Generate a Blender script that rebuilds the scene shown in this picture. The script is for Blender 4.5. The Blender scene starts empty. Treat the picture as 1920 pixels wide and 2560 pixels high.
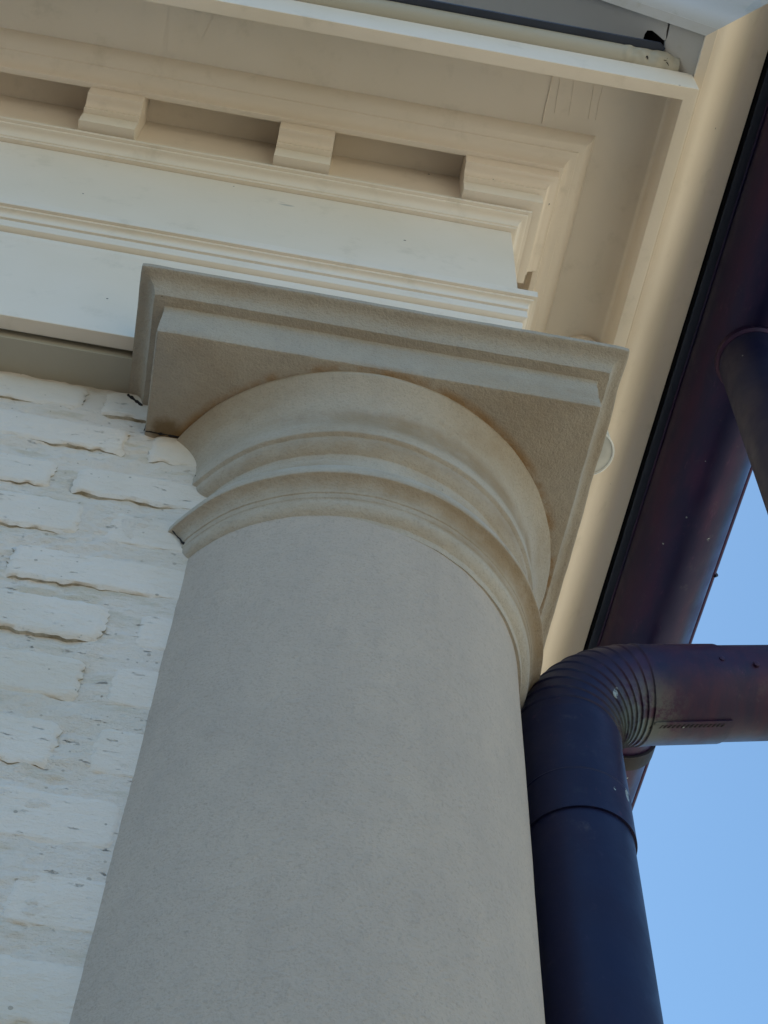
import bpy, bmesh, math, random
from mathutils import Vector, Matrix, noise
random.seed(7)
sc = bpy.context.scene
# ------------------------------------------------------------------ camera, sky, sun, exposure
S, H = 0.65, 1.5                       # model units to metres; eye height
def W(x, y, z): return Vector((S*x, S*y, S*z + H))
cam_d = bpy.data.cameras.new("camera"); cam = bpy.data.objects.new("camera", cam_d)
sc.collection.objects.link(cam); sc.camera = cam
right = Vector((0.98481214, -0.16839599, 0.04228285))
down = Vector((0.16592971, 0.84114579, -0.51472420))
fwd = Vector((0.05111145, 0.51392262, 0.85631254))
m = Matrix.Identity(4)
for i in range(3):
    m[i][0], m[i][1], m[i][2] = right[i], -down[i], -fwd[i]
m[2][3] = H
cam.matrix_world = m
cam_d.sensor_fit = 'HORIZONTAL'; cam_d.sensor_width = 36.0; cam_d.lens = 71.331
cam_d.shift_x, cam_d.shift_y = 0.0333, -0.0038
cam_d.clip_start, cam_d.clip_end = 0.05, 2000

SUN_EL, SUN_AZ = math.radians(56), math.radians(-66)      # azimuth measured from +Y towards +X
sun_dir = Vector((math.cos(SUN_EL)*math.sin(SUN_AZ), math.cos(SUN_EL)*math.cos(SUN_AZ), math.sin(SUN_EL)))
w = bpy.data.worlds.new("World"); sc.world = w; w.use_nodes = True
nt = w.node_tree; bg = nt.nodes["Background"]
sky = nt.nodes.new("ShaderNodeTexSky"); sky.sky_type = 'NISHITA'; sky.sun_disc = False
sky.sun_elevation = SUN_EL; sky.sun_rotation = SUN_AZ; sky.altitude = 50
sky.air_density = 1.0; sky.dust_density = 1.4; sky.ozone_density = 1.2
tint = nt.nodes.new("ShaderNodeMix"); tint.data_type = 'RGBA'; tint.blend_type = 'MULTIPLY'; tint.inputs[0].default_value = 1.0
tint.inputs[7].default_value = (0.69, 0.90, 0.93, 1)          # the clear cyan-blue of the photographed sky
nt.links.new(sky.outputs[0], tint.inputs[6]); nt.links.new(tint.outputs[2], bg.inputs[0]); bg.inputs[1].default_value = 0.145
sd = bpy.data.lights.new("sun", 'SUN'); sd.energy = 4.4; sd.angle = math.radians(0.5); sd.color = (1.0, 0.95, 0.88)
so = bpy.data.objects.new("sun", sd); sc.collection.objects.link(so)
so.rotation_euler = sun_dir.to_track_quat('Z', 'Y').to_euler()
vs = sc.view_settings; vs.view_transform = 'Standard'; vs.look = 'None'; vs.gamma = 1.0
vs.use_curve_mapping = False; vs.exposure = 0.92

# ------------------------------------------------------------------ helpers
C = sc.collection
def tag(o, label=None, cat=None, group=None, kind=None):
    if label: o['label'] = label
    if cat: o['category'] = cat
    if group: o['group'] = group
    if kind: o['kind'] = kind
    return o
def thing(name, label, cat, loc, group=None):
    o = bpy.data.objects.new(name, None); C.objects.link(o); o.location = loc
    o.empty_display_size = 0.1
    return tag(o, label, cat, group)
def finish(me, mats, sharp=35):
    for mt in mats: me.materials.append(mt)
    me.polygons.foreach_set("use_smooth", [True]*len(me.polygons))
    me.set_sharp_from_angle(angle=math.radians(sharp))
    me.update()
def obj(name, verts, faces, mats, parent=None, sharp=35, mat_idx=None, label=None, fix=True):
    """verts are world metres; the origin is put at the centre of the bounds"""
    lo = [min(v[i] for v in verts) for i in range(3)]; hi = [max(v[i] for v in verts) for i in range(3)]
    c = Vector([(a+b)/2 for a, b in zip(lo, hi)])
    me = bpy.data.meshes.new(name)
    me.from_pydata([tuple(Vector(v)-c) for v in verts], [], faces)
    if mat_idx: me.polygons.foreach_set("material_index", mat_idx)
    if fix:
        bm = bmesh.new(); bm.from_mesh(me); bmesh.ops.recalc_face_normals(bm, faces=bm.faces); bm.to_mesh(me); bm.free()
    finish(me, mats if isinstance(mats, (list, tuple)) else [mats], sharp)
    o = bpy.data.objects.new(name, me); C.objects.link(o)
    if parent is not None:
        base = parent.matrix_basis.translation.copy(); p = parent.parent
        while p is not None: base += p.matrix_basis.translation; p = p.parent
        o.parent = parent; o.location = c - base
    else: o.location = c
    if label: o['label'] = label
    return o
def rounded(pts, r, seg=3, closed=False):
    """fillets the corners of a 2-D polyline"""
    out = []; n = len(pts)
    for i, p in enumerate(pts):
        if not closed and i in (0, n-1): out.append(p); continue
        a, b, c = Vector(pts[i-1]), Vector(p), Vector(pts[(i+1) % n])
        u, v = a-b, c-b; lu, lv = u.length, v.length
        if lu < 1e-6 or lv < 1e-6: continue
        ang = u.angle(v)
        if ang > math.radians(155): out.append(p); continue
        t = min(r/math.tan(ang/2), .42*lu, .42*lv)
        p0, p1 = b+u/lu*t, b+v/lv*t
        for k in range(seg+1):
            s = k/seg; q = p0*(1-s)**2 + b*2*s*(1-s) + p1*s*s
            out.append((q.x, q.y))
    return out
def curve2(p0, p1, bulge, n=8):
    """points after p0 up to p1 on an arc that bulges sideways by a share of its length"""
    a, b = Vector(p0), Vector(p1); d = b-a; nrm = Vector((-d.y, d.x))
    return [tuple(a + d*t + nrm*bulge*4*t*(1-t)) for t in [k/n for k in range(1, n+1)]]
def ogee(p0, p1, amp, n=12):
    a, b = Vector(p0), Vector(p1); d = b-a; nrm = Vector((-d.y, d.x))
    return [tuple(a + d*t + nrm*amp*math.sin(2*math.pi*t)) for t in [k/n for k in range(1, n+1)]]
CC = 1.4577                                # plan mitre: x + y = CC
def frange(a, b, st):
    n = max(1, int(round((b-a)/st))); return [a+(b-a)*k/n for k in range(n+1)]
def sweep(name, prof, mat, parent, x0=-3.9, y1=6.9, c=CC, back=0.03, r=.0016, label=None, wob=0.0006):
    """a moulding swept along the front and round the corner; prof = [(y, z)], outward is -y"""
    P = rounded(prof, r)
    # close it at the back with two points inside the wall
    yb = max(p[0] for p in P) + back
    P = P + [(yb, P[-1][1]), (yb, P[0][1])]
    xs_front = [-3.9, -2.5, -1.6] + frange(-1.0, .2, .05)
    ys_side = frange(1.3, 3.0, .06) + [4, 5.5, y1]
    rows = []
    for t in xs_front: rows.append([(t, y, z) for y, z in P])
    rows.append([(c-y, y, z) for y, z in P])
    for t in ys_side: rows.append([(c-y, t, z) for y, z in P])
    V, F = [], []; n = len(P)
    for i, row in enumerate(rows):
        for j, p in enumerate(row):
            q = Vector(p)
            if j < n-2 and wob:
                q.y += wob*noise.noise(Vector((q.x*2.1, q.z*3, 1.7))) if i < len(xs_front) else 0
                q.z += wob*noise.noise(Vector((q.x*2.7, q.y*2.7, q.z*2+5)))
            V.append(W(*q))
    for i in range(len(rows)-1):
        for j in range(n):
            a, b = i*n+j, i*n+(j+1) % n
            F.append((a, b, b+n, a+n))
    F.append(tuple(range(n))); F.append(tuple(range((len(rows)-1)*n, len(rows)*n))[::-1])
    return obj(name, V, F, mat, parent, 40, label=label)
def prism(name, poly, f, t0, t1, mat, parent=None, sharp=35, label=None, steps=1):
    """closed 2-D polygon extruded by f(p, t) -> model units"""
    V, F = [], []; n = len(poly)
    for k in range(steps+1):
        t = t0+(t1-t0)*k/steps
        V += [W(*f(p, t)) for p in poly]
    for k in range(steps):
        for j in range(n):
            a, b = k*n+j, k*n+(j+1) % n; F.append((a, b, b+n, a+n))
    F.append(tuple(range(n))); F.append(tuple(range(steps*n, steps*n+n))[::-1])
    return obj(name, V, F, mat, parent, sharp, label=label)
def box(name, a, b, mat, parent=None, label=None, r=.0012):
    x0, y0, z0 = a; x1, y1, z1 = b
    poly = rounded([(x0, z0), (x1, z0), (x1, z1), (x0, z1)], r, 2, True)
    return prism(name, poly, lambda p, t: (p[0], t, p[1]), y0, y1, mat, parent, 30, label)
def tube(name, pts, rad, mat, parent=None, seg=40, caps=True, sharp=40, label=None, rf=None):
    """pts in model units; rad number or list; rf(i, phi, N, centre) scales the radius"""
    V, F = [], []; n = len(pts); P = [Vector(p) for p in pts]
    up = None
    for i, p in enumerate(P):
        d = (P[min(i+1, n-1)]-P[max(i-1, 0)]).normalized()
        if up is None: up = Vector((0, 1, 0)) if abs(d.y) < .9 else Vector((1, 0, 0))
        a = (up - d*up.dot(d)).normalized(); b = d.cross(a); up = a
        r = rad[i] if isinstance(rad, (list, tuple)) else rad
        for k in range(seg):
            ph = 2*math.pi*k/seg; dirv = a*math.cos(ph)+b*math.sin(ph)
            rr = r*(rf(i, dirv, p) if rf else 1)
            V.append(W(*(p+dirv*rr)))
    for i in range(n-1):
        for k in range(seg):
            a_, b_ = i*seg+k, i*seg+(k+1) % seg; F.append((a_, b_, b_+seg, a_+seg))
    if caps:
        F.append(tuple(range(seg))[::-1]); F.append(tuple(range((n-1)*seg, n*seg)))
    return obj(name, V, F, mat, parent, sharp, label=label)
def lathe(name, prof, cx, cy, mat, parent=None, seg=160, wob=.0008, sharp=30, zsub=None, label=None):
    """prof = [(R, z)] from top to bottom"""
    V, F = [], []; n = len(prof)
    for i, (R, z) in enumerate(prof):
        for k in range(seg):
            ph = 2*math.pi*k/seg
            rr = R + wob*(noise.noise(Vector((math.cos(ph)*2.5, math.sin(ph)*2.5, z*5))) + .6*noise.noise(Vector((math.cos(ph)*9, math.sin(ph)*9, z*14))))
            V.append(W(cx+rr*math.cos(ph), cy+rr*math.sin(ph), z))
    for i in range(n-1):
        for k in range(seg):
            a, b = i*seg+k, i*seg+(k+1) % seg; F.append((a, b, b+seg, a+seg))
    F.append(tuple(range(seg))); F.append(tuple(range((n-1)*seg, n*seg))[::-1])
    return obj(name, V, F, mat, parent, sharp, label=label)

# ------------------------------------------------------------------ materials
class NT:
    def __init__(s, name):
        s.m = bpy.data.materials.new(name); s.m.use_nodes = True; s.t = s.m.node_tree
        s.b = s.t.nodes["Principled BSDF"]; s.geo = s.t.nodes.new("ShaderNodeNewGeometry"); s.pos = s.geo.outputs["Position"]
    def n(s, typ, **kw):
        nd = s.t.nodes.new(typ)
        for k, v in kw.items(): setattr(nd, k, v)
        return nd
    def link(s, a, b): s.t.links.new(a, b)
    def noise(s, scale, detail=4, rough=.55, vec=None, stretch=None, w=None):
        v = vec or s.pos
        if stretch:
            mp = s.n("ShaderNodeMapping"); mp.inputs["Scale"].default_value = stretch; s.link(v, mp.inputs[0]); v = mp.outputs[0]
        nd = s.n("ShaderNodeTexNoise"); nd.inputs["Scale"].default_value = scale
        nd.inputs["Detail"].default_value = detail; nd.inputs["Roughness"].default_value = rough
        s.link(v, nd.inputs["Vector"]); return nd.outputs["Fac"]
    def ramp(s, fac, lo, hi, a=0.0, b=1.0):
        nd = s.n("ShaderNodeMapRange"); nd.interpolation_type = 'SMOOTHSTEP'
        s.link(fac, nd.inputs[0])
        for i, v in zip((1, 2, 3, 4), (lo, hi, a, b)): nd.inputs[i].default_value = v
        return nd.outputs[0]
    def math(s, op, a, b=None):
        nd = s.n("ShaderNodeMath", operation=op)
        for i, v in enumerate((a, b)):
            if v is None: continue
            if isinstance(v, (int, float)): nd.inputs[i].default_value = v
            else: s.link(v, nd.inputs[i])
        return nd.outputs[0]
    def mix(s, fac, a, b):
        nd = s.n("ShaderNodeMix", data_type='RGBA')
        for sock, v in ((nd.inputs[0], fac), (nd.inputs[6], a), (nd.inputs[7], b)):
            if isinstance(v, (int, float)): sock.default_value = v
            elif isinstance(v, tuple): sock.default_value = (*v, 1)
            else: s.link(v, sock)
        return nd.outputs[2]
    def sepz(s):
        nd = s.n("ShaderNodeSeparateXYZ"); s.link(s.pos, nd.inputs[0]); return nd.outputs
    def specks(s, scale, size, keep, stretch=None):
        nd = s.n("ShaderNodeTexVoronoi"); nd.inputs["Scale"].default_value = scale; v = s.pos
        if stretch:
            mp = s.n("ShaderNodeMapping"); mp.inputs["Scale"].default_value = stretch; s.link(v, mp.inputs[0]); v = mp.outputs[0]
        s.link(v, nd.inputs["Vector"])
        sx = s.n("ShaderNodeSeparateColor"); s.link(nd.outputs["Color"], sx.inputs[0])
        a = s.math('LESS_THAN', nd.outputs["Distance"], size); b = s.math('GREATER_THAN', sx.outputs[0], keep)
        return s.math('MULTIPLY', a, b)
    def bump(s, items, dist=.001):
        prev = None
        for h, strength, d in items:
            nd = s.n("ShaderNodeBump"); nd.inputs["Strength"].default_value = strength; nd.inputs["Distance"].default_value = d
            s.link(h, nd.inputs["Height"])
            if prev: s.link(prev, nd.inputs["Normal"])
            prev = nd.outputs[0]
        s.link(prev, s.b.inputs["Normal"])
    def out(s, col, rough=.5, metal=0.0, spec=.5):
        for sock, v in ((s.b.inputs["Base Color"], col), (s.b.inputs["Roughness"], rough), (s.b.inputs["Metallic"], metal), (s.b.inputs["Specular IOR Level"], spec)):
            if isinstance(v, tuple): sock.default_value = (*v, 1)
            elif isinstance(v, (int, float)): sock.default_value = v
            else: s.link(v, sock)
        return s.m

def mat_paint(name, col, dirt=.25, smudge=()):
    t = NT(name)
    big = t.ramp(t.noise(3.5, 3), .35, .7)
    c = t.mix(big, col, tuple(v*f for v, f in zip(col, (.94, .93, .89))))
    fine = t.ramp(t.noise(22, 5, .65), .55, .78)
    c = t.mix(t.math('MULTIPLY', fine, dirt), c, (.40, .36, .27))
    sp = t.specks(9, .022, .62); sp2 = t.specks(23, .035, .86)
    spk = t.math('MAXIMUM', sp, sp2)
    c = t.mix(t.math('MULTIPLY', spk, .85), c, (.05, .04, .03))
    if smudge:
        for pt_, rr in smudge:
            vm = t.n("ShaderNodeVectorMath", operation='SUBTRACT'); t.link(t.pos, vm.inputs[0]); vm.inputs[1].default_value = pt_
            ml = t.n("ShaderNodeVectorMath", operation='MULTIPLY'); t.link(vm.outputs[0], ml.inputs[0]); ml.inputs[1].default_value = (1, 1, 3.2)
            ln = t.n("ShaderNodeVectorMath", operation='LENGTH'); t.link(ml.outputs[0], ln.inputs[0])
            f_ = t.ramp(t.math('ADD', ln.outputs["Value"], t.math('MULTIPLY', t.noise(90, 4), .010)), rr, rr*.35)
            c = t.mix(t.math('MULTIPLY', f_, .6), c, (.25, .25, .24))
    grain = t.noise(260, 3); brush = t.noise(30, 4, .6)
    t.bump([(brush, .25, .0016), (grain, .18, .0006), (spk, .5, .001)])
    return t.out(c, .42, 0, .35)
def mat_stone(name, col, stains=0.0, rough_bump=1.0, bands=(), seam=False):
    t = NT(name)
    mott = t.noise(13, 7, .68, stretch=(1, 1, .6)); fine = t.noise(380, 3, .7); mid = t.noise(70, 5, .7)
    c = t.mix(t.ramp(mott, .35, .68), tuple(v*.955 for v in col), tuple(v*f for v, f in zip(col, (1.045, 1.035, 1.015))))
    c = t.mix(t.ramp(mid, .48, .75, 0, .4), c, tuple(v*.8 for v in col))
    streak = t.ramp(t.noise(16, 6, .7, stretch=(1, 1, .12)), .52, .72)
    c = t.mix(t.math('MULTIPLY', streak, .45), c, tuple(v*.80 for v in col))
    mark = t.math('MULTIPLY', t.ramp(t.noise(60, 5, .75, stretch=(.45, .45, 1.5)), .66, .73), t.ramp(t.noise(5, 3), .50, .66))
    c = t.mix(t.math('MULTIPLY', mark, .5), c, tuple(v*.62 for v in col))
    c = t.mix(t.ramp(fine, .50, .68, 0, .42), c, tuple(v*.70 for v in col))
    if stains:
        st = t.ramp(t.noise(7, 5, .62, stretch=(1, 1, 2.2)), .42, .66)
        st = t.math('MULTIPLY', st, t.ramp(t.noise(60, 3), .2, .6, .55, 1))
        c = t.mix(t.math('MULTIPLY', st, stains), c, (.30, .20, .10))
    if bands:
        z = t.sepz()
        for zc, hw, am in bands:
            d_ = t.math('ABSOLUTE', t.math('SUBTRACT', z[2], S*zc+H))
            bm_ = t.math('MULTIPLY', t.ramp(d_, S*hw, S*hw*.25, 0, am*.8), t.ramp(t.noise(11, 6, .68), .30, .62, .25, 1))
            bm_ = t.math('MULTIPLY', bm_, t.ramp(z[0], W(-.10, 0, 0).x, W(.22, 0, 0).x, .25, 1))
            c = t.mix(bm_, c, (.26, .165, .075))
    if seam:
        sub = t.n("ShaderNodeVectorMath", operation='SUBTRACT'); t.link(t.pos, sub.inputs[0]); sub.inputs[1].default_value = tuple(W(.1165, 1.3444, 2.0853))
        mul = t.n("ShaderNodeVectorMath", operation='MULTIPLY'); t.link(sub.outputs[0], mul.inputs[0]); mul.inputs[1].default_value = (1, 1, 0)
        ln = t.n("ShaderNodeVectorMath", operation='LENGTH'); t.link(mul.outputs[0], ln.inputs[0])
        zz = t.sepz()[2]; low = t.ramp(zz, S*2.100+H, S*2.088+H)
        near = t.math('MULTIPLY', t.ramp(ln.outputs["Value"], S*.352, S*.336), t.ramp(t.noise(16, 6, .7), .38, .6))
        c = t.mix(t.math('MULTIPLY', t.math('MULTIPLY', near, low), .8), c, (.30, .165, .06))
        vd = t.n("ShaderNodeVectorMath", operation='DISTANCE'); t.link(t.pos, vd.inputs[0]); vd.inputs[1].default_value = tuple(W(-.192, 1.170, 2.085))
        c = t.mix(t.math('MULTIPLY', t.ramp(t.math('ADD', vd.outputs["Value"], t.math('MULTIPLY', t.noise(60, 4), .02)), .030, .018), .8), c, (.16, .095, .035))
    sp = t.specks(40, .03, .9)
    c = t.mix(t.math('MULTIPLY', sp, .7), c, (.12, .10, .08))
    t.bump([(mid, .40*rough_bump, .004), (t.math('MULTIPLY', mark, -1), .6, .002), (fine, .55*rough_bump, .0016)])
    return t.out(c, .92, 0, .2)
def mat_brick_paint():
    t = NT("white_masonry_paint")
    col = (.74, .675, .615)
    c = t.mix(t.ramp(t.noise(6, 4), .4, .7), col, (.675, .61, .535))
    streak = t.ramp(t.noise(28, 6, .7, stretch=(.5, .5, 2.2)), .58, .76)
    c = t.mix(t.math('MULTIPLY', streak, .35), c, (.46, .41, .32))
    sp = t.math('MAXIMUM', t.specks(55, .09, .90), t.specks(120, .12, .93))
    c = t.mix(t.math('MULTIPLY', sp, .6), c, (.26, .23, .19))
    reg = t.ramp(t.noise(7, 3), .42, .62, .15, 1)
    dash = t.math('MULTIPLY', t.ramp(t.noise(150, 4, .7, stretch=(.38, .38, 1.25)), .63, .72), reg)
    c = t.mix(t.math('MULTIPLY', dash, .40), c, (.42, .37, .29))
    t.bump([(t.noise(24, 7, .70, stretch=(.6, .6, 1.5)), .7, .006), (t.noise(95, 5, .75, stretch=(.7, .7, 1.4)), .55, .0028), (t.noise(150, 5, .7), .4, .0012), (t.math('MULTIPLY', sp, -1), .5, .0015), (t.math('MULTIPLY', dash, -1), .8, .003)])
    return t.out(c, .7, 0, .3)
def mat_dirty_edge():
    t = NT("grimy_joint_edge")
    c = t.mix(t.ramp(t.noise(40, 5, .7), .35, .65), (.30, .25, .17), (.56, .52, .45))
    t.bump([(t.noise(70, 6, .7), .6, .003)])
    return t.out(c, .85, 0, .2)
def mat_mortar():
    t = NT("painted_mortar")
    patch = t.ramp(t.noise(24, 6, .72, stretch=(.45, .45, 1.8)), .50, .66)
    base_ = t.mix(t.ramp(t.noise(6, 4), .4, .7), (.74, .675, .615), (.675, .61, .535))
    c = t.mix(t.math('MULTIPLY', patch, .55), base_, (.54, .48, .37))
    sp = t.math('MAXIMUM', t.specks(60, .12, .82), t.specks(130, .16, .86))
    c = t.mix(t.math('MULTIPLY', sp, .5), c, (.30, .26, .21))
    reg = t.ramp(t.noise(7, 3), .42, .62, .15, 1)
    dash = t.math('MULTIPLY', t.ramp(t.noise(150, 4, .7, stretch=(.38, .38, 1.25)), .63, .72), reg)
    c = t.mix(t.math('MULTIPLY', dash, .45), c, (.42, .37, .29))
    t.bump([(t.noise(30, 7, .72, stretch=(.6, .6, 1.6)), .7, .006), (t.noise(110, 5, .75, stretch=(.7, .7, 1.5)), .7, .0035), (t.noise(160, 5, .75), .6, .0018), (t.math('MULTIPLY', sp, -1), .6, .002), (t.math('MULTIPLY', dash, -1), 1.0, .004)])
    return t.out(c, .8, 0, .25)
def mat_copper(name, base, warm, metal=.55, rough=.42, patina=0.1, centre=None, warm_lo=.45, xr=None):
    t = NT(name)
    c = t.mix(t.ramp(t.noise(7, 6, .65, stretch=(1.6, .35, 1.0)), warm_lo, warm_lo+.3), base, warm)
    if xr: c = t.mix(t.ramp(t.sepz()[0], S*xr[0], S*xr[1]), base, c)
    wear = t.ramp(t.noise(75, 6, .75, stretch=(1.3, .35, 1)), .58, .74)
    c = t.mix(t.math('MULTIPLY', wear, .5), c, tuple(v*1.5+.018 for v in warm))
    scr = t.ramp(t.noise(30, 6, .7), .60, .8)
    c = t.mix(t.math('MULTIPLY', scr, .35), c, (.13, .12, .13))
    pt = t.math('MULTIPLY', t.ramp(t.noise(26, 6, .7), .60, .72), patina)
    if centre:
        vm = t.n("ShaderNodeVectorMath", operation='DISTANCE'); t.link(t.pos, vm.inputs[0]); vm.inputs[1].default_value = centre
        near = t.ramp(vm.outputs["Value"], .070, .015, 0, .75)
        pt = t.math('MAXIMUM', pt, t.math('MULTIPLY', near, t.ramp(t.noise(38, 6, .75), .38, .58)))
    c = t.mix(pt, c, (.105, .135, .12))
    drops = t.specks(17, .075, .62, (1, 1, .45))
    drops2 = t.specks(42, .06, .78, (1, 1, .6))
    dr = t.math('MULTIPLY', t.math('MAXIMUM', drops, drops2), t.ramp(t.noise(170, 4, .7), .40, .52))
    c = t.mix(t.math('MULTIPLY', dr, .8), c, (.36, .42, .42))
    met = t.math('SUBTRACT', metal, t.math('MULTIPLY', pt, metal))
    rg = t.ramp(t.noise(18, 5), .3, .7, rough-.06, rough+.12)
    t.bump([(t.noise(14, 4), .25, .003), (t.noise(120, 4), .15, .0006)])
    return t.out(c, rg, met, .36)

PAINT = mat_paint("cream_white_paint", (.81, .725, .63))
FRIEZE = mat_paint("cream_white_paint_marked", (.81, .725, .63), .25, ((tuple(W(-.086, 1.0815, 2.926)), .019), (tuple(W(-.097, 1.0815, 2.937)), .012)))
PAINT_RAKE = mat_paint("weathered_grey_white_paint", (.55, .52, .50), .5)
PAINT_SHADED = mat_paint("shade_darkened_cream_paint", (.43, .40, .335), .6)  # cream paint darkened to put shade into the soffit panel and cove
STONE = mat_stone("cast_stone_shaft", (.49, .415, .355), 0, 1.3)
STONE_C = mat_stone("stained_cast_stone", (.48, .425, .36), .35, 1.1, ((2.000, .035, .75), (1.806, .022, .85), (1.944, .018, .55), (1.783, .010, .6)))
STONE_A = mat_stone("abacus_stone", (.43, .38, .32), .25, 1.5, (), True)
BRICK = mat_brick_paint(); EDGE = mat_dirty_edge(); MORTAR = mat_mortar()
COPPER = mat_copper("dark_copper_pipe", (.007, .010, .044), (.013, .010, .040), .2, .45, .06)
COPPER_E = mat_copper("patinated_copper_elbow", (.008, .010, .042), (.055, .014, .040), .25, .45, .10, tuple(W(.585, 1.36, 1.775)), .36, (.47, .60))
COPPER_G = mat_copper("copper_gutter", (.011, .010, .045), (.044, .013, .048), .45, .34, .06, None, .38)
def plain(name, col, rough=.5, metal=0, nscale=20, amp=.2):
    t = NT(name); c = t.mix(t.ramp(t.noise(nscale, 5), .35, .7), col, tuple(v*(1-amp) for v in col))
    t.bump([(t.noise(nscale*4, 4), .2, .001)]); return t.out(c, rough, metal, .4)
SLATE = plain("slate_blue_flashing", (.045, .055, .085), .45)
DARK = plain("black_rot_and_gap_shade", (.02, .018, .02), .9)  # black for rot cracks and joints, also for shade painted into gaps
WHITE = plain("white_enamel", (.85, .85, .83), .35, 0, 12, .08)
GLASS = plain("frosted_lens", (.60, .60, .57), .25, 0, 30, .15)
TILE = plain("roof_slate", (.10, .10, .11), .8)
LAWN = plain("dark_soil_ground", (.060, .050, .038), .95, 0, 3, .35)
DRIVE = plain("pale_yellow_gravel", (.46, .40, .285), .95, 0, 6, .2)
FORE = plain("worn_beige_paving", (.16, .13, .095), .95, 0, 6, .2)

# ------------------------------------------------------------------ unseen ground; court and forecourt laid out for bounce light
g = obj("ground", [(-400, -400, 0), (400, -400, 0), (400, 400, 0), (-400, 400, 0)], [(0, 1, 2, 3)], LAWN)
tag(g, "dark planted ground close to the house", None, None, 'structure')
g = obj("bounce_court", [(1.4, -60, .004), (40, -60, .004), (40, 60, .004), (1.4, 60, .004)], [(0, 1, 2, 3)], DRIVE)
tag(g, "unseen pale gravel court added for bounce light, running along the right side of the house", None, None, 'structure')
g = obj("bounce_forecourt", [(-40, -60, .004), (1.396, -60, .004), (1.396, -5, .004), (-40, -5, .004)], [(0, 1, 2, 3)], FORE)
tag(g, "unseen beige forecourt added for bounce light in front of the house beyond the planted ground", None, None, 'structure')

# ------------------------------------------------------------------ brick wall
YW = 1.180
wall = thing("brick_wall", "white painted rough brick wall left of the stone column", "wall", W(-1.8, YW, -2.3))
wx0, wx1, wz0, wz1 = -1.25, .27, .0, 2.225
def fade(x):
    t = max(0, min(1, (x+.20)/.075)); return 1-.78*t*t*(3-2*t)
def wall_bump(x, z):
    v = Vector((x*4.3, z*6.5, 3.1)); b = noise.noise(v)
    v2 = Vector((x*15, z*26, 8.4)); b2 = noise.noise(v2)
    v3 = Vector((x*55, z*80, 1.4)); b3 = noise.noise(v3)
    return b, b2, b3
NX, NZ = 420, 900
V, F = [], []
for j in range(NZ+1):
    z = wz0+(wz1-wz0)*j/NZ
    for i in range(NX+1):
        x = wx0+(wx1-wx0)*i/NX
        b, b2, b3 = wall_bump(x, z)
        v4 = Vector((x*95, z*170, 6.6)); rough = max(0, min(1, .5+1.6*noise.noise(Vector((x*5, z*8, 12)))))
        d = -.0058*b - .0062*b2 - (.0018+.0030*rough)*b3 + .0022*rough*noise.noise(v4)
        V.append(W(x, YW+.0026*fade(x)+d*.72*fade(x), z))
for j in range(NZ):
    for i in range(NX):
        a = j*(NX+1)+i; F.append((a, a+1, a+NX+2, a+NX+1))
obj("mortar", V, F, MORTAR, wall, 60, fix=False)
# body of the wall behind the facing, and the parts below and beyond it
box("wall_core", (-4.1, YW+.02, -2.31), (.268, 6.9, 2.24), MORTAR, wall, r=.001)
box("wall_base", (-1.25, YW-.001, -2.31), (.267, YW+.019, -.001), MORTAR, wall)
box("wall_end", (-4.1, YW-.001, -2.31), (-1.251, YW+.019, 2.24), MORTAR, wall)
def brick(x0, x1, z0, z1, seed, proud, detail):
    L, Hh = x1-x0, z1-z0
    nx, nz = (max(8, int(L/.005)), max(5, int(Hh/.0045))) if detail else (8, 4)
    depth = .045; V, F, MI = [], [], []
    def edge(u, v):                      # uneven outline and rounded rim
        s = Vector((u*6+seed*3.1, v*3, seed*1.7))
        return noise.noise(s)*.0050 + noise.noise(s*3)*.0005
    for j in range(nz+1):
        v = j/nz
        for i in range(nx+1):
            u = i/nx
            x = x0+L*u; z = z0+Hh*v
            dx = min(u, 1-u)*L; dz = min(v, 1-v)*Hh
            if i in (0, nx): x += edge(v*2, u+7) * 1.3
            if j in (0, nz): z += edge(u*3, v+3) * 1.3
            rim = max(0, 1-min(dx, dz)/.0065)
            corner = max(0, 1-math.hypot(dx, dz)/.014)
            b, b2, b3 = wall_bump(x+seed*.37, z+seed*.11)
            y = YW - fade(x)*(proud + .0012*(1-2*v) + .0022*b + .0013*b2 + .0009*b3) + .0036*rim**2 + .005*corner
            V.append(W(x, y, z))
    for j in range(nz):
        for i in range(nx):
            a = j*(nx+1)+i; F.append((a, a+1, a+nx+2, a+nx+1)); MI.append(0)
    rimi = [i for i in range(nx+1)] + [j*(nx+1)+nx for j in range(1, nz+1)] + [nz*(nx+1)+i for i in range(nx-1, -1, -1)] + [j*(nx+1) for j in range(nz-1, 0, -1)]
    base = len(V)
    for k in rimi:
        p = V[k].copy(); p.y = S*(YW+depth*.5); V.append(p)
    n = len(rimi)
    for k in range(n):
        F.append((rimi[k], base+k, base+(k+1) % n, rimi[(k+1) % n])); MI.append(1)
    return obj("brick", V, F, [BRICK, EDGE], wall, 50, MI, fix=False)
rows = {2.128: -.30, 2.010: -.213, 1.8845: -.297, 1.770: -.235, 1.6545: -.341, 1.540: -.157, 1.423: -.165, 1.300: -.165, 1.183: -.40, 1.065: -.21,
        .949: -.33, .832: -.19, .715: -.30, .60: -.17, .483: -.33, .366: -.2, .25: -.36, .133: -.22, .016: -.31}
k = 0
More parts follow.
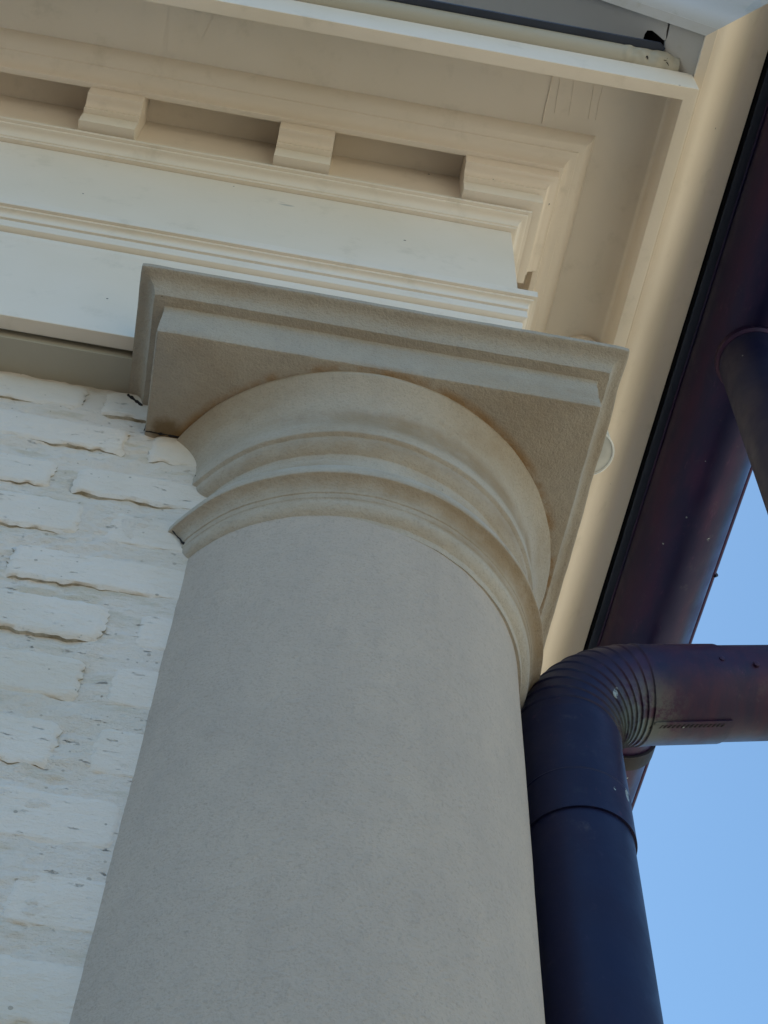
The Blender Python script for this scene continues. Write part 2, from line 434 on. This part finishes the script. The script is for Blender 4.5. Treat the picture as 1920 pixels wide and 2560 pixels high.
for zb, xs in rows.items():
    h = .080 if zb not in (1.8845,) else .070
    Lb, J = .292, .036
    x = xs
    while x > wx0+.02: x -= Lb+J
    while x < wx1-.02:
        k += 1; rnd = random.Random(k*13+5)
        a = max(x, wx0+.002)+rnd.uniform(-.005, .005) if x != xs else x
        b = min(x+Lb+rnd.uniform(-.008, .004), wx1)
        vis = -.62 < b and a < .0 and zb > .85
        proud = rnd.choice((.0022, .0010, .0030, .0002, .0026))
        if b-a > .03: brick(a, b, zb+rnd.uniform(-.003, .002), zb+h+rnd.uniform(-.004, .004), k*1.0, proud, vis)
        x += Lb+J

# ------------------------------------------------------------------ column
CX, CY = .1157, 1.3434
col = thing("stone_column", "weathered grey cast stone column with moulded capital engaged in the wall", "column", W(.108, CY, -2.3))
shaft = []
for i in range(60):
    z = 1.752 - (1.752+2.15)*(i/59)**1.3
    shaft.append((.2745 + .006*max(0, -z/2.2), z))
lathe("shaft", [(.2745, 1.758)]+shaft, .108, CY, STONE, col, 160, .0010)
box("base", (.108-.33, CY-.33, -2.31), (.108+.33, CY+.33, -2.15), STONE, col)
astr = [(.2755, 1.92), (.276, 1.875)] + curve2((.276, 1.875), (.3070, 1.832), .14, 6) + [(.3096, 1.8290), (.3100, 1.8170)] + curve2((.3100, 1.8170), (.2925, 1.7925), -.16, 10) + \
       [(.2905, 1.7915), (.2900, 1.7825), (.2885, 1.7805)] + curve2((.2885, 1.7805), (.2754, 1.7555), .13, 6) + [(.2738, 1.745)]
def denser(prof, m=.006):
    out = [prof[0]]
    for a, b in zip(prof, prof[1:]):
        n = max(1, int(math.dist(a, b)/m))
        for q in range(1, n+1): out.append((a[0]+(b[0]-a[0])*q/n, a[1]+(b[1]-a[1])*q/n))
    return out
cxr, cyr = .1135, CY+.0005
lathe("neck_ring", denser(rounded(astr, .002)), cxr, cyr, STONE_C, col, 200, .0013)
ech = [(.334, 2.0875), (.3352, 2.078)] + curve2((.3352, 2.078), (.3015, 1.972), -.13, 14) + [(.3005, 1.9665), (.3005, 1.9555), (.2945, 1.951)] + \
      curve2((.2945, 1.951), (.2790, 1.925), .15, 8) + [(.2765, 1.91), (.2758, 1.88)]
lathe("echinus", denser(rounded(ech, .0025)), cxr+.003, cyr+.001, STONE_C, col, 200, .0013)
# abacus: square block with a cavetto and fillet round it
def square_ring(prof, h0, cx, cy, name, mat, parent, seg=60):
    """prof = [(o, z)] outward offset from half width h0; each side is subdivided"""
    V, F = [], []; n = len(prof); loop = []
    for s in range(4):
        for q in range(seg): loop.append((s, q/seg))
    for o, z in prof:
        h = h0+o
        cor = [(-h, -h), (h, -h), (h, h), (-h, h)]
        for s, t in loop:
            a, b = cor[s], cor[(s+1) % 4]
            x, y = a[0]+(b[0]-a[0])*t, a[1]+(b[1]-a[1])*t
            nz = noise.noise(Vector((x*7, y*7, z*7)))*.0006 + noise.noise(Vector((x*38, y*38, z*38)))*.0007
            edge = min(t, 1-t)
            rr = -.0010*max(0, 1-edge*2*h/.004)
            if s == 1 and o > .01: nz += -.006*max(0, noise.noise(Vector((y*11, z*20, 4))))
            f = 1+(nz+rr)/h
            V.append(W(cx+x*f, cy+y*f, z+noise.noise(Vector((x*12, y*12, 9)))*.0008))
    m4 = len(loop)
    for i in range(n-1):
        for k in range(m4):
            a, b = i*m4+k, i*m4+(k+1) % m4; F.append((a, b, b+m4, a+m4))
    F.append(tuple(range(m4))); F.append(tuple(range((n-1)*m4, n*m4))[::-1])
    return obj(name, V, F, mat, parent, 38)
ab = [(-.004, 2.218), (.0445, 2.2195), (.0468, 2.2175), (.0466, 2.2085), (.0442, 2.2062)] + curve2((.0442, 2.2062), (.0215, 2.1855), -.16, 8) + \
     [(.0195, 2.1785), (.0178, 2.1735), (.0025, 2.1705), (.0012, 2.168), (.0, 2.160), (.0, 2.092), (-.0014, 2.0868), (-.004, 2.0853)]
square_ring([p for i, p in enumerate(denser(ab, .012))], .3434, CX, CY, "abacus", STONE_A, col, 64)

# open, dark joint where the abacus and echinus meet the wall
def joint(name, a, b, rad, n=14):
    P = []
    for k in range(n+1):
        t = k/n; p = Vector(a).lerp(Vector(b), t)
        P.append((p.x, p.y+.0012*noise.noise(Vector((t*9, rad*900, 1))), p.z+.0018*noise.noise(Vector((t*11, 5, rad*500)))))
    tube(name, P, [rad*(.35+1.3*abs(noise.noise(Vector((k*.9, 2, rad*700))))) for k in range(n+1)], DARK, col, 8)
joint("open_joint", (-.226, 1.1755, 2.0850), (-.172, 1.1765, 2.0850), .0024)
joint("open_joint", (-.2290, 1.1775, 2.088), (-.2290, 1.1775, 2.165), .0016)
joint("open_joint", (-.273, 1.1765, 2.195), (-.245, 1.1775, 2.168), .0045, 8)
joint("open_joint", (-.1330, 1.1765, 1.977), (-.1130, 1.1765, 1.948), .0018, 8)
joint("open_joint", (-.1450, 1.1760, 1.818), (-.1090, 1.1770, 1.768), .0018, 10)
# ------------------------------------------------------------------ entablature
ent = thing("entablature", "cream painted wooden entablature with blocks and soffit running over the column to the corner", "entablature", W(-1.8, 1.08, 2.22))
sweep("soffit_panel", [(1.190, 2.2105), (1.119, 2.2105), (1.1185, 2.236), (1.1105, 2.236)], PAINT_SHADED, ent, r=.001)
sweep("architrave", [(1.110, 2.236), (1.110, 2.2205), (1.085, 2.2205), (1.085, 2.515)] + curve2((1.085, 2.515), (1.0815, 2.5438), .08, 4), PAINT, ent)
sweep("architrave_moulding", [(1.083, 2.5445), (1.0728, 2.5515), (1.0724, 2.577), (1.0765, 2.5785), (1.0765, 2.583), (1.0702, 2.584), (1.0700, 2.592)] +
      curve2((1.0700, 2.592), (1.0608, 2.6045), -.22, 8) + [(1.0606, 2.6093), (1.0545, 2.6100), (1.0540, 2.6342), (1.0830, 2.6365)], PAINT, ent, r=.0008)
sweep("frieze", [(1.0820, 2.6370), (1.0815, 2.9975)], FRIEZE, ent)
sweep("bed_moulding", [(1.0830, 2.9985), (1.0725, 2.9990), (1.0722, 3.0045), (1.0690, 3.0055)] + curve2((1.0690, 3.0055), (1.0535, 3.0255), -.22, 8) +
      [(1.0508, 3.0268), (1.0505, 3.0300), (1.0436, 3.0310), (1.0430, 3.0385), (1.0605, 3.0400)], PAINT, ent, r=.0008)
sweep("recessed_band", [(1.0610, 3.0405), (1.0610, 3.2245)], PAINT, ent)
sweep("crown_of_bed", [(1.0620, 3.2255), (.9945, 3.2255), (.9935, 3.1669), (.9815, 3.1669), (.9800, 3.1745)] + curve2((.9800, 3.1745), (.9570, 3.1985), -.20, 8) + [(.9540, 3.1995), (.9530, 3.2035)] +
      curve2((.9530, 3.2035), (.9215, 3.2370), .16, 8), PAINT, ent, r=.001)
sweep("soffit", [(1.00, 3.2362), (.9207, 3.2372), (.80, 3.2372)], PAINT, ent, back=.01)
sweep("corona", [(.8000, 3.2400)] + curve2((.8000, 3.2400), (.7850, 3.2170), -.2, 5) + [(.7845, 3.1262), (.7840, 3.1250), (.7574, 3.1250), (.7562, 3.2370)], PAINT, ent, r=.0014, back=.01)
# blocks between the recesses
bp = [(1.0600, 3.0480), (1.0244, 3.0468), (1.0232, 3.0925), (1.0280, 3.0935), (1.0280, 3.0965), (1.0150, 3.0985), (1.0148, 3.1045), (1.0165, 3.1050), (1.0165, 3.1065), (1.0140, 3.1070)] + curve2((1.0140, 3.1070), (1.0005, 3.1235), -.26, 8) + \
     [(1.0030, 3.1245), (1.0030, 3.1290), (.9925, 3.1312), (.9900, 3.1665), (.9952, 3.1680), (.9952, 3.2240)]
bpr = rounded(bp, .0006, 2) + [(1.0600, 3.2240)]
def block_front(x0, x1, label):
    prism("block", bpr, lambda p, t: (t, p[0], p[1]), x0, x1, PAINT, ent, 35)
x = -.0154
spots = [(-.132, -.0154), (-.536, -.421)]
for q in range(1, 8): spots.append((-.536-.404*q, -.421-.404*q))
for a, b in spots: block_front(a, b, None)
V = []; n = len(bpr)
V += [W(.266, p[0], p[1]) for p in bpr] + [W(CC-p[0], p[0], p[1]) for p in bpr] + [W(CC-p[0], 1.206, p[1]) for p in bpr]
F = [(i*n+j, i*n+(j+1) % n, (i+1)*n+(j+1) % n, (i+1)*n+j) for i in range(2) for j in range(n)] + [tuple(range(n)), tuple(range(2*n, 3*n))[::-1]]
obj("block", V, F, PAINT, ent, 35, label="corner block turning the corner")
for q in range(0, 12):
    y0 = 1.494+.404*q
    prism("block", bpr, lambda p, t: (CC-p[0], t, p[1]), y0, y0+.116, PAINT, ent, 35)
# little cove on top of the horizontal cornice, rotten and ragged at its right end
cap = rounded([(.775, 3.238), (.7562, 3.238)] + curve2((.7562, 3.238), (.7300, 3.2640), .12, 6) + [(.7292, 3.2720), (.775, 3.2720)], .001, 2, True)
V, F = [], []; n = len(cap); xs = [-3.9, -2, -1] + frange(-.6, .5, .1) + frange(.5, .672, .004)
for i, xx in enumerate(xs):
    for j, p in enumerate(cap):
        rag = .0035*noise.noise(Vector((xx*60, p[1]*90, 2))) if xx > .55 else 0
        # the cove dies against the sloping board above it
        zmax = 3.2290+(.7035-xx)*.7646-.002
        yy = p[0] + max(0, p[1]-zmax)*.3 + (rag if p[0] < .76 else 0)
        V.append(W(xx, yy, min(p[1]+rag, zmax)))
for i in range(len(xs)-1):
    for j in range(n): F.append((i*n+j, i*n+(j+1) % n, (i+1)*n+(j+1) % n, (i+1)*n+j))
F += [tuple(range(n)), tuple(range((len(xs)-1)*n, len(xs)*n))[::-1]]
obj("cornice_cove", V, F, PAINT_SHADED, ent, 35, label="cove strip with rotten ragged right end")
for (xa, ya, za, xb, yb, zb, w_) in ((.5950, .7400, 3.2515, .5990, .7440, 3.2470, .0016), (.5990, .7440, 3.2470, .6015, .7395, 3.2500, .0012), (.6015, .7395, 3.2500, .6040, .7450, 3.2440, .0015),
                                     (.6360, .7420, 3.2480, .6440, .7420, 3.2480, .0012), (.6440, .7420, 3.2480, .6450, .7360, 3.2560, .0018), (.6440, .7440, 3.2460, .6500, .7500, 3.2420, .0010)):
    tube("crack", [(xa, ya-.0010, za-.0010), ((xa+xb)/2+.0008, (ya+yb)/2-.0012, (za+zb)/2-.0008), (xb, yb-.0010, zb-.0010)], [w_*.6, w_, w_*.4], DARK, ent, 6)
prism("metal_flashing", [(-3.9, .7140), (.628, .7140), (.640, .7230), (.600, .80), (-3.9, .80)], lambda p, t: (p[0], p[1], t), 3.2735, 3.2830, SLATE, ent)

# cracked filler lines across the soffit near the corner
for (xa, xb, w_, h_) in ((.4156, .4166, .0022, .0030), (.4305, .4388, .0008, .0012), (.4616, .4690, .0006, .0008), (.5052, .5114, .0008, .0012), (.5232, .5266, .0007, .0010)):
    V, F = [], []; ys = frange(.8005, .9150 if xa < .42 else .888, .006); n = 3
    for k, yy in enumerate(ys):
        t_ = k/(len(ys)-1); xc = xa+(xb-xa)*t_ + .0016*noise.noise(Vector((yy*30, xa*50, 0))); ww = w_*(.55+.9*abs(noise.noise(Vector((yy*45, xa*9, 3)))))
        V += [W(xc-ww, yy, 3.2371), W(xc, yy, 3.2371-h_), W(xc+ww, yy, 3.2371)]
    for k in range(len(ys)-1):
        for j in range(2): F.append((k*3+j, k*3+j+1, k*3+j+4, k*3+j+3))
    obj("filler_crack", V, F, PAINT, ent, 30, fix=False)

# ------------------------------------------------------------------ pediment above it
dr = Vector((-.7944, 0, .6074))
mit = [(0.7035, 0.6708, 3.2176), (0.7245, 0.6527, 3.215), (0.7258, 0.6532, 3.219), (0.7275, 0.6518, 3.219), (0.7352, 0.6458, 3.2197), (0.7429, 0.6403, 3.2216), (0.7506, 0.6355, 3.2255), (0.7583, 0.6316, 3.2316), (0.766, 0.6286, 3.2399), (0.7737, 0.6263, 3.2502), (0.7814, 0.6247, 3.2621), (0.7891, 0.6234, 3.2751), (0.7968, 0.6223, 3.2885), (0.8044, 0.6212, 3.3017), (0.8121, 0.6198, 3.3142), (0.8198, 0.6178, 3.3254), (0.8275, 0.6152, 3.3348), (0.8352, 0.6118, 3.3422), (0.8429, 0.6076, 3.3475), (0.8506, 0.6026, 3.3508), (0.8583, 0.597, 3.3524), (0.866, 0.591, 3.353), (0.8725, 0.5863, 3.3545), (0.8725, 0.5863, 3.455)]
ped = thing("pediment", "grey white sloping pediment cornice meeting the eaves at the top corner", "pediment", W(.70, .67, 3.22))
def rake(name, pts, back, mat, parent, t1=3.4, t0=0.0, sharp=35, steps=24):
    V, F = [], []; P = [Vector(p) for p in pts]+[Vector(p) for p in back]; n = len(P)
    ts = [t0+(t1-t0)*(k/steps) for k in range(steps+1)]
    for t in ts:
        for p in P: V.append(W(*(p+dr*t)))
    for i in range(steps):
        for j in range(n): F.append((i*n+j, i*n+(j+1) % n, (i+1)*n+(j+1) % n, (i+1)*n+j))
    F += [tuple(range(n)), tuple(range(steps*n, steps*n+n))[::-1]]
    return obj(name, V, F, mat, parent, sharp)
rake("raking_crown", mit, [(.7035, .6708, 3.30)], PAINT_RAKE, ped)
# soffit boards of the rake (their lower face lies 8 mm above the strip)
def board(name, outline, mat, parent, thick=.02, lift=.010, label=None):
    """outline in (x, y) on the sloping plane"""
    V = []
    for dz in (0, thick):
        for x_, y_ in outline: V.append(W(x_, y_, 3.2176+lift+dz+(.7035-x_)*.7646))
    n = len(outline)
    F = [tuple(range(n))[::-1], tuple(range(n, 2*n))] + [(j, (j+1) % n, n+(j+1) % n, n+j) for j in range(n)]
    return obj(name, V, F, mat, parent, 30, label=label)
board("soffit_board", [(.7030, .6722), (.7030, 1.1), (.6395, 1.1), (.6385, .74), (.6405, .725), (.6370, .71), (.6385, .70), (.6375, .6722)], PAINT_RAKE, ped, label="short end board beside the joint")
board("soffit_board", [(.6335, .6722), (.6345, .6900), (.6370, .7060), (.6330, .7085), (.6200, .7020), (.6080, .6975), (.5990, .7005), (.5960, .7100), (.5920, 1.1), (-2.0, 1.1), (-2.0, .6722)], PAINT_RAKE, ped, label="long board with a dark rotten hole at its end")
board("backing_board", [(.70, .66), (.70, 1.1), (-2.0, 1.1), (-2.0, .66)], DARK, ped, .02, .045)  # black sheet that puts shade into the hole and board joint
prism("tympanum", [(.6, 3.28), (-2.0, 5.27), (-3.9, 3.82), (-3.9, 3.28)], lambda p, t: (p[0], t, p[1]), 1.09, 1.14, PAINT_RAKE, ped)

# ------------------------------------------------------------------ eaves crown along the side
eav = thing("timber_eaves", "smooth cream S-curved eaves moulding running beside the copper gutter", "eaves", W(.79, 3.0, 3.21))
rowsv = []
yt = [None] + frange(.85, 3.4, .08) + [4.5, 5.7, 6.9]
V, F = [], []; prof = [(p[0], p[2]) for p in mit] + [(.7035, 3.455)]; n = len(prof)
for i, y_ in enumerate(yt):
    for j, (x_, z_) in enumerate(prof):
        yy = y_ if y_ is not None else (mit[j][1] if j < len(mit) else .6708)
        V.append(W(x_ + (.0007*noise.noise(Vector((yy*3, j*.2, 0))) if i else 0), yy, z_ + (.0008*noise.noise(Vector((yy*2.2, 4, j*.1))) if i else 0)))
for i in range(len(yt)-1):
    for j in range(n): F.append((i*n+j, i*n+(j+1) % n, (i+1)*n+(j+1) % n, (i+1)*n+j))
F += [tuple(range(n)), tuple(range((len(yt)-1)*n, len(yt)*n))[::-1]]
obj("crown_moulding", V, F, PAINT, eav, 35)

# ------------------------------------------------------------------ roof
rf = thing("roof", "dark gabled roof over the eaves and pediment", "roof", W(-2.0, 3.0, 3.4))
zr = lambda x_: 3.415+(.93-x_)*.7646
prism("roof_slope", [(.93, zr(.93)), (-2.0, zr(-2.0)), (-2.0, zr(-2.0)+.07), (.95, zr(.95)+.05)], lambda p, t: (p[0], t, p[1]), .50, 6.95, TILE, rf)
prism("roof_slope", [(-4.93, zr(.93)), (-2.003, zr(-2.0)), (-2.003, zr(-2.0)+.07), (-4.95, zr(.95)+.05)], lambda p, t: (p[0], t, p[1]), .50, 6.95, TILE, rf)
prism("eaves_flashing", rounded([(.8855, 3.360), (.9095, 3.360), (.9095, 3.368), (.8855, 3.368)], .001, 2, True), lambda p, t: (p[0], t, p[1]), .50, 6.95, SLATE, rf)
prism("sky_light_blocker", [(.9300, 3.420), (.9300, 3.322), (.9325, 3.320), (.9345, 3.322), (.9345, 3.425)], lambda p, t: (p[0], t, p[1]), .50, 6.95, SLATE, rf)  # unseen strip added to keep sky light off the crown moulding
prism("gap_shade_strip", [(.8740, 3.448), (.8960, 3.430), (.8960, 3.440), (.8740, 3.456)], lambda p, t: (p[0], t, p[1]), .50, 6.95, DARK, rf)  # added black strip standing in for shade in the gap beside the crown

# ------------------------------------------------------------------ gutter
gut = thing("gutter", "half round dark copper gutter along the side eaves", "gutter", W(1.0093, 3.4, 3.31))
GX, GZ, GR = 1.0093, 3.310, .1117
arc = [(GX-GR*math.cos(math.pi*k/28), GZ-GR*math.sin(math.pi*k/28)) for k in range(29)]
inner = [(GX-(GR-.003)*math.cos(math.pi*k/28), GZ-(GR-.003)*math.sin(math.pi*k/28)) for k in range(29)][::-1]
prism("trough", arc+inner, lambda p, t: (p[0]+.0012*noise.noise(Vector((t*1.7, p[1]*6, 0))), t, p[1]+.0012*noise.noise(Vector((t*1.3, 3, p[0]*6)))), .40, 6.9, COPPER_G, gut, 50, steps=60)
tube("rolled_rim", [(GX+GR+.005, t, GZ-.002) for t in frange(.40, 6.9, .1)], .0085, COPPER_G, gut, 14)
tube("back_rim", [(GX-GR-.0015, t, GZ+.001) for t in frange(.40, 6.9, .1)], .0032, COPPER_G, gut, 8)
st_o = [(GX-(GR+.009)*math.cos(math.pi*k/28), GZ-(GR+.009)*math.sin(math.pi*k/28)) for k in range(29)]
st_i = [(GX-(GR+.001)*math.cos(math.pi*k/28), GZ-(GR+.001)*math.sin(math.pi*k/28)) for k in range(29)][::-1]
STRAP = mat_copper("blackened_strap", (.010, .009, .014), (.025, .012, .012), .0, .6, .0)
prism("strap", st_o+st_i, lambda p, t: (p[0], t, p[1]), 2.545, 2.592, STRAP, gut, 40)
tube("clip", [(GX+GR+.009, 2.000, GZ-.012), (GX+GR+.017, 2.003, GZ-.002), (GX+GR+.016, 2.005, GZ+.01)], .004, STRAP, gut, 8)

# ------------------------------------------------------------------ downspout
dsp = thing("downspout", "dark copper downspout with ribbed elbow beside the column", "downspout", W(.468, 1.378, -2.3))
DX, DY, PR = .4683, 1.376, .0770
sl = .285; ax = Vector((1, 0, sl)).normalized()
J = Vector((DX, DY, 1.8466))
turn = math.acos(ax.z); Rb = .158; T = Rb*math.tan(turn/2)
A0 = J-Vector((0, 0, 1))*T; B0 = J+ax*T
hx = Vector((ax.x, ax.y, 0)).normalized(); cen = A0+hx*Rb
tube("pipe", [(DX, DY, z) for z in frange(-2.15, 1.526, .12)], [PR-.0022]*(len(frange(-2.15, 1.526, .12))), COPPER, dsp, 56,
     rf=lambda i, d, p: 1+.006*noise.noise(Vector((p.z*1.4, d.x, d.y))))
# elbow: plain sleeve, ten overlapping ribs round the bend, plain sleeve
NR = 10
pts, rad, rib = [], [], []
for z in frange(1.517, A0.z, .02): pts.append(Vector((DX, DY, z))); rad.append(PR+.0012); rib.append(0)
pts.pop(); rad.pop(); rib.pop()
nb = NR*8
for k in range(nb+1):
    a = turn*k/nb; pts.append(cen + (hx*-math.cos(a) + Vector((0, 0, 1))*math.sin(a))*Rb)
    ph = (k*NR/nb) % 1; rad.append(PR+.0005+.0021*(1-ph)); rib.append((1-ph))
SL = 1.0
endx = .716
q0 = B0
for q in frange(0, (endx-B0.x)/ax.x, .02)[1:]: pts.append(B0+ax*q); rad.append(PR+.0012); rib.append(0)
def rfun(i, d, p):
    inner = max(0, -(d.dot((p-cen).normalized()))) if rib[i] else 0
    return 1 + (.012*(rib[i]-.5)*inner**2 if rib[i] else 0) + .004*noise.noise(Vector((p.x*9, d.y*2, p.z*9)))
tube("elbow", pts, rad, COPPER_E, dsp, 72, True, 22, rf=rfun)
for z in (1.5925,): tube("bead", [(DX, DY, z-.002), (DX, DY, z), (DX, DY, z+.002)], [PR+.0014, PR+.0022, PR+.0014], COPPER_E, dsp, 56)
# sloping branch to the gutter outlet
Lx = GX-.02
P1 = J+ax*((GX-J.x)/ax.x)
T2 = T
br0 = J+ax*((endx-.01-J.x)/ax.x); br1 = P1-ax*T2
tube("branch_pipe", [br0+(br1-br0)*(k/10) for k in range(11)], PR-.0012, COPPER_E, dsp, 56)
up = []
nz2 = (Vector((0, 0, 1))-ax*ax.z).normalized(); cen2 = P1-ax*T2 + nz2*Rb
for k in range(33):
    a = turn*k/32; up.append(cen2 + (nz2*-math.cos(a) + ax*math.sin(a))*Rb)
tube("elbow", up, [PR+.001+.002*(1-(k*8/32) % 1) for k in range(33)], COPPER_E, dsp, 48, True, 22)
top = up[-1]
tube("outlet_pipe", [(top.x+(GX-top.x)*k/12, top.y+(1.352-top.y)*k/12, top.z-.01+(3.206-top.z+.01)*k/12) for k in range(13)], PR, COPPER, dsp, 56)
tube("outlet_collar", [(GX, 1.352, 3.184), (GX, 1.352, 3.191), (GX, 1.352, 3.208)], [PR+.001, PR+.007, PR+.007], COPPER_G, dsp, 56)
# crimped lock seam on the elbow sleeve: ridge, dark lip and notches
cdir = (Vector((0, 0, 0))-Vector((.64, 1.378, 1.9))).normalized(); nx_ = ax
per = (cdir-nx_*cdir.dot(nx_)).normalized(); side = nx_.cross(per)
if side.y < 0: side = -side
sdir = (per*.84+side*.54).normalized(); tdir = nx_.cross(sdir); tdir = tdir if tdir.dot(side) > 0 else -tdir
def seam_box(name, s0, s1, w0, w1, h0, h1, skew=0):
    V = []
    for s_ in (s0, s1):
        for w_, h_ in ((w0, h0), (w1, h0), (w1, h1), (w0, h1)):
            c_ = J+ax*(s_ + (skew if w_ == w1 else 0)); V.append(W(*(c_+sdir*(PR+h_)+tdir*w_)))
    F = [(0, 1, 2, 3), (7, 6, 5, 4), (0, 4, 5, 1), (1, 5, 6, 2), (2, 6, 7, 3), (3, 7, 4, 0)]
    return V, F
s0 = (B0.x-J.x)/ax.x+.002; s1 = (endx-J.x)/ax.x-.006
V, F = seam_box("seam", s0, s1, -.003, .0015, -.002, .0042)
obj("lock_seam", V, F, COPPER_E, dsp, 30)
V, F = [], []
q = s0
while q < s1-.008:
    v, f = seam_box("n", q, q+.0030, .0022, .0095, -.0045, .0014, -.006)
    F += [tuple(i+len(V) for i in ff) for ff in f]; V += v; q += .0075
o = obj("seam_crimps", V, F, STRAP, dsp, 30); o['kind'] = 'stuff'
# rivet heads
for s_, an in ((.245, -.75), (.30, -.6)):
    d_ = (per*math.cos(an)+side*math.sin(an)).normalized(); c_ = J+ax*s_
    tube("rivet", [c_+d_*(PR-.001), c_+d_*(PR+.0028), c_+d_*(PR+.0036)], [.0055, .0045, .0015], COPPER_E, dsp, 14)

# ------------------------------------------------------------------ lamp under the soffit
lamp = thing("eaves_lamp", "round white spotlight with thin rim under the side soffit behind the abacus", "lamp", W(.628, 1.44, 3.236))
tube("mounting_plate", [(.628, 1.44, 3.2365), (.628, 1.44, 3.226), (.628, 1.44, 3.222)], [.060, .060, .052], PAINT, lamp, 40)
tube("arm", [(.630, 1.45, 3.226), (.635, 1.475, 3.19), (.645, 1.52, 3.165), (.652, 1.548, 3.13)], .012, WHITE, lamp, 14)
tube("lamp_head", [(.6540, 1.5560, 3.135), (.6542, 1.5560, 3.128), (.6545, 1.5560, 3.060), (.6550, 1.5562, 3.006)], [.030, .046, .0575, .0600], WHITE, lamp, 48)
tube("lens", [(.6550, 1.5562, 3.010), (.6550, 1.5562, 3.003), (.6550, 1.5562, 2.998)], [.0575, .0575, .040], GLASS, lamp, 48)
tube("rim", [(.655+.0600*math.cos(2*math.pi*k/48), 1.5562+.0600*math.sin(2*math.pi*k/48), 3.001) for k in range(49)], .0022, WHITE, lamp, 8, False)
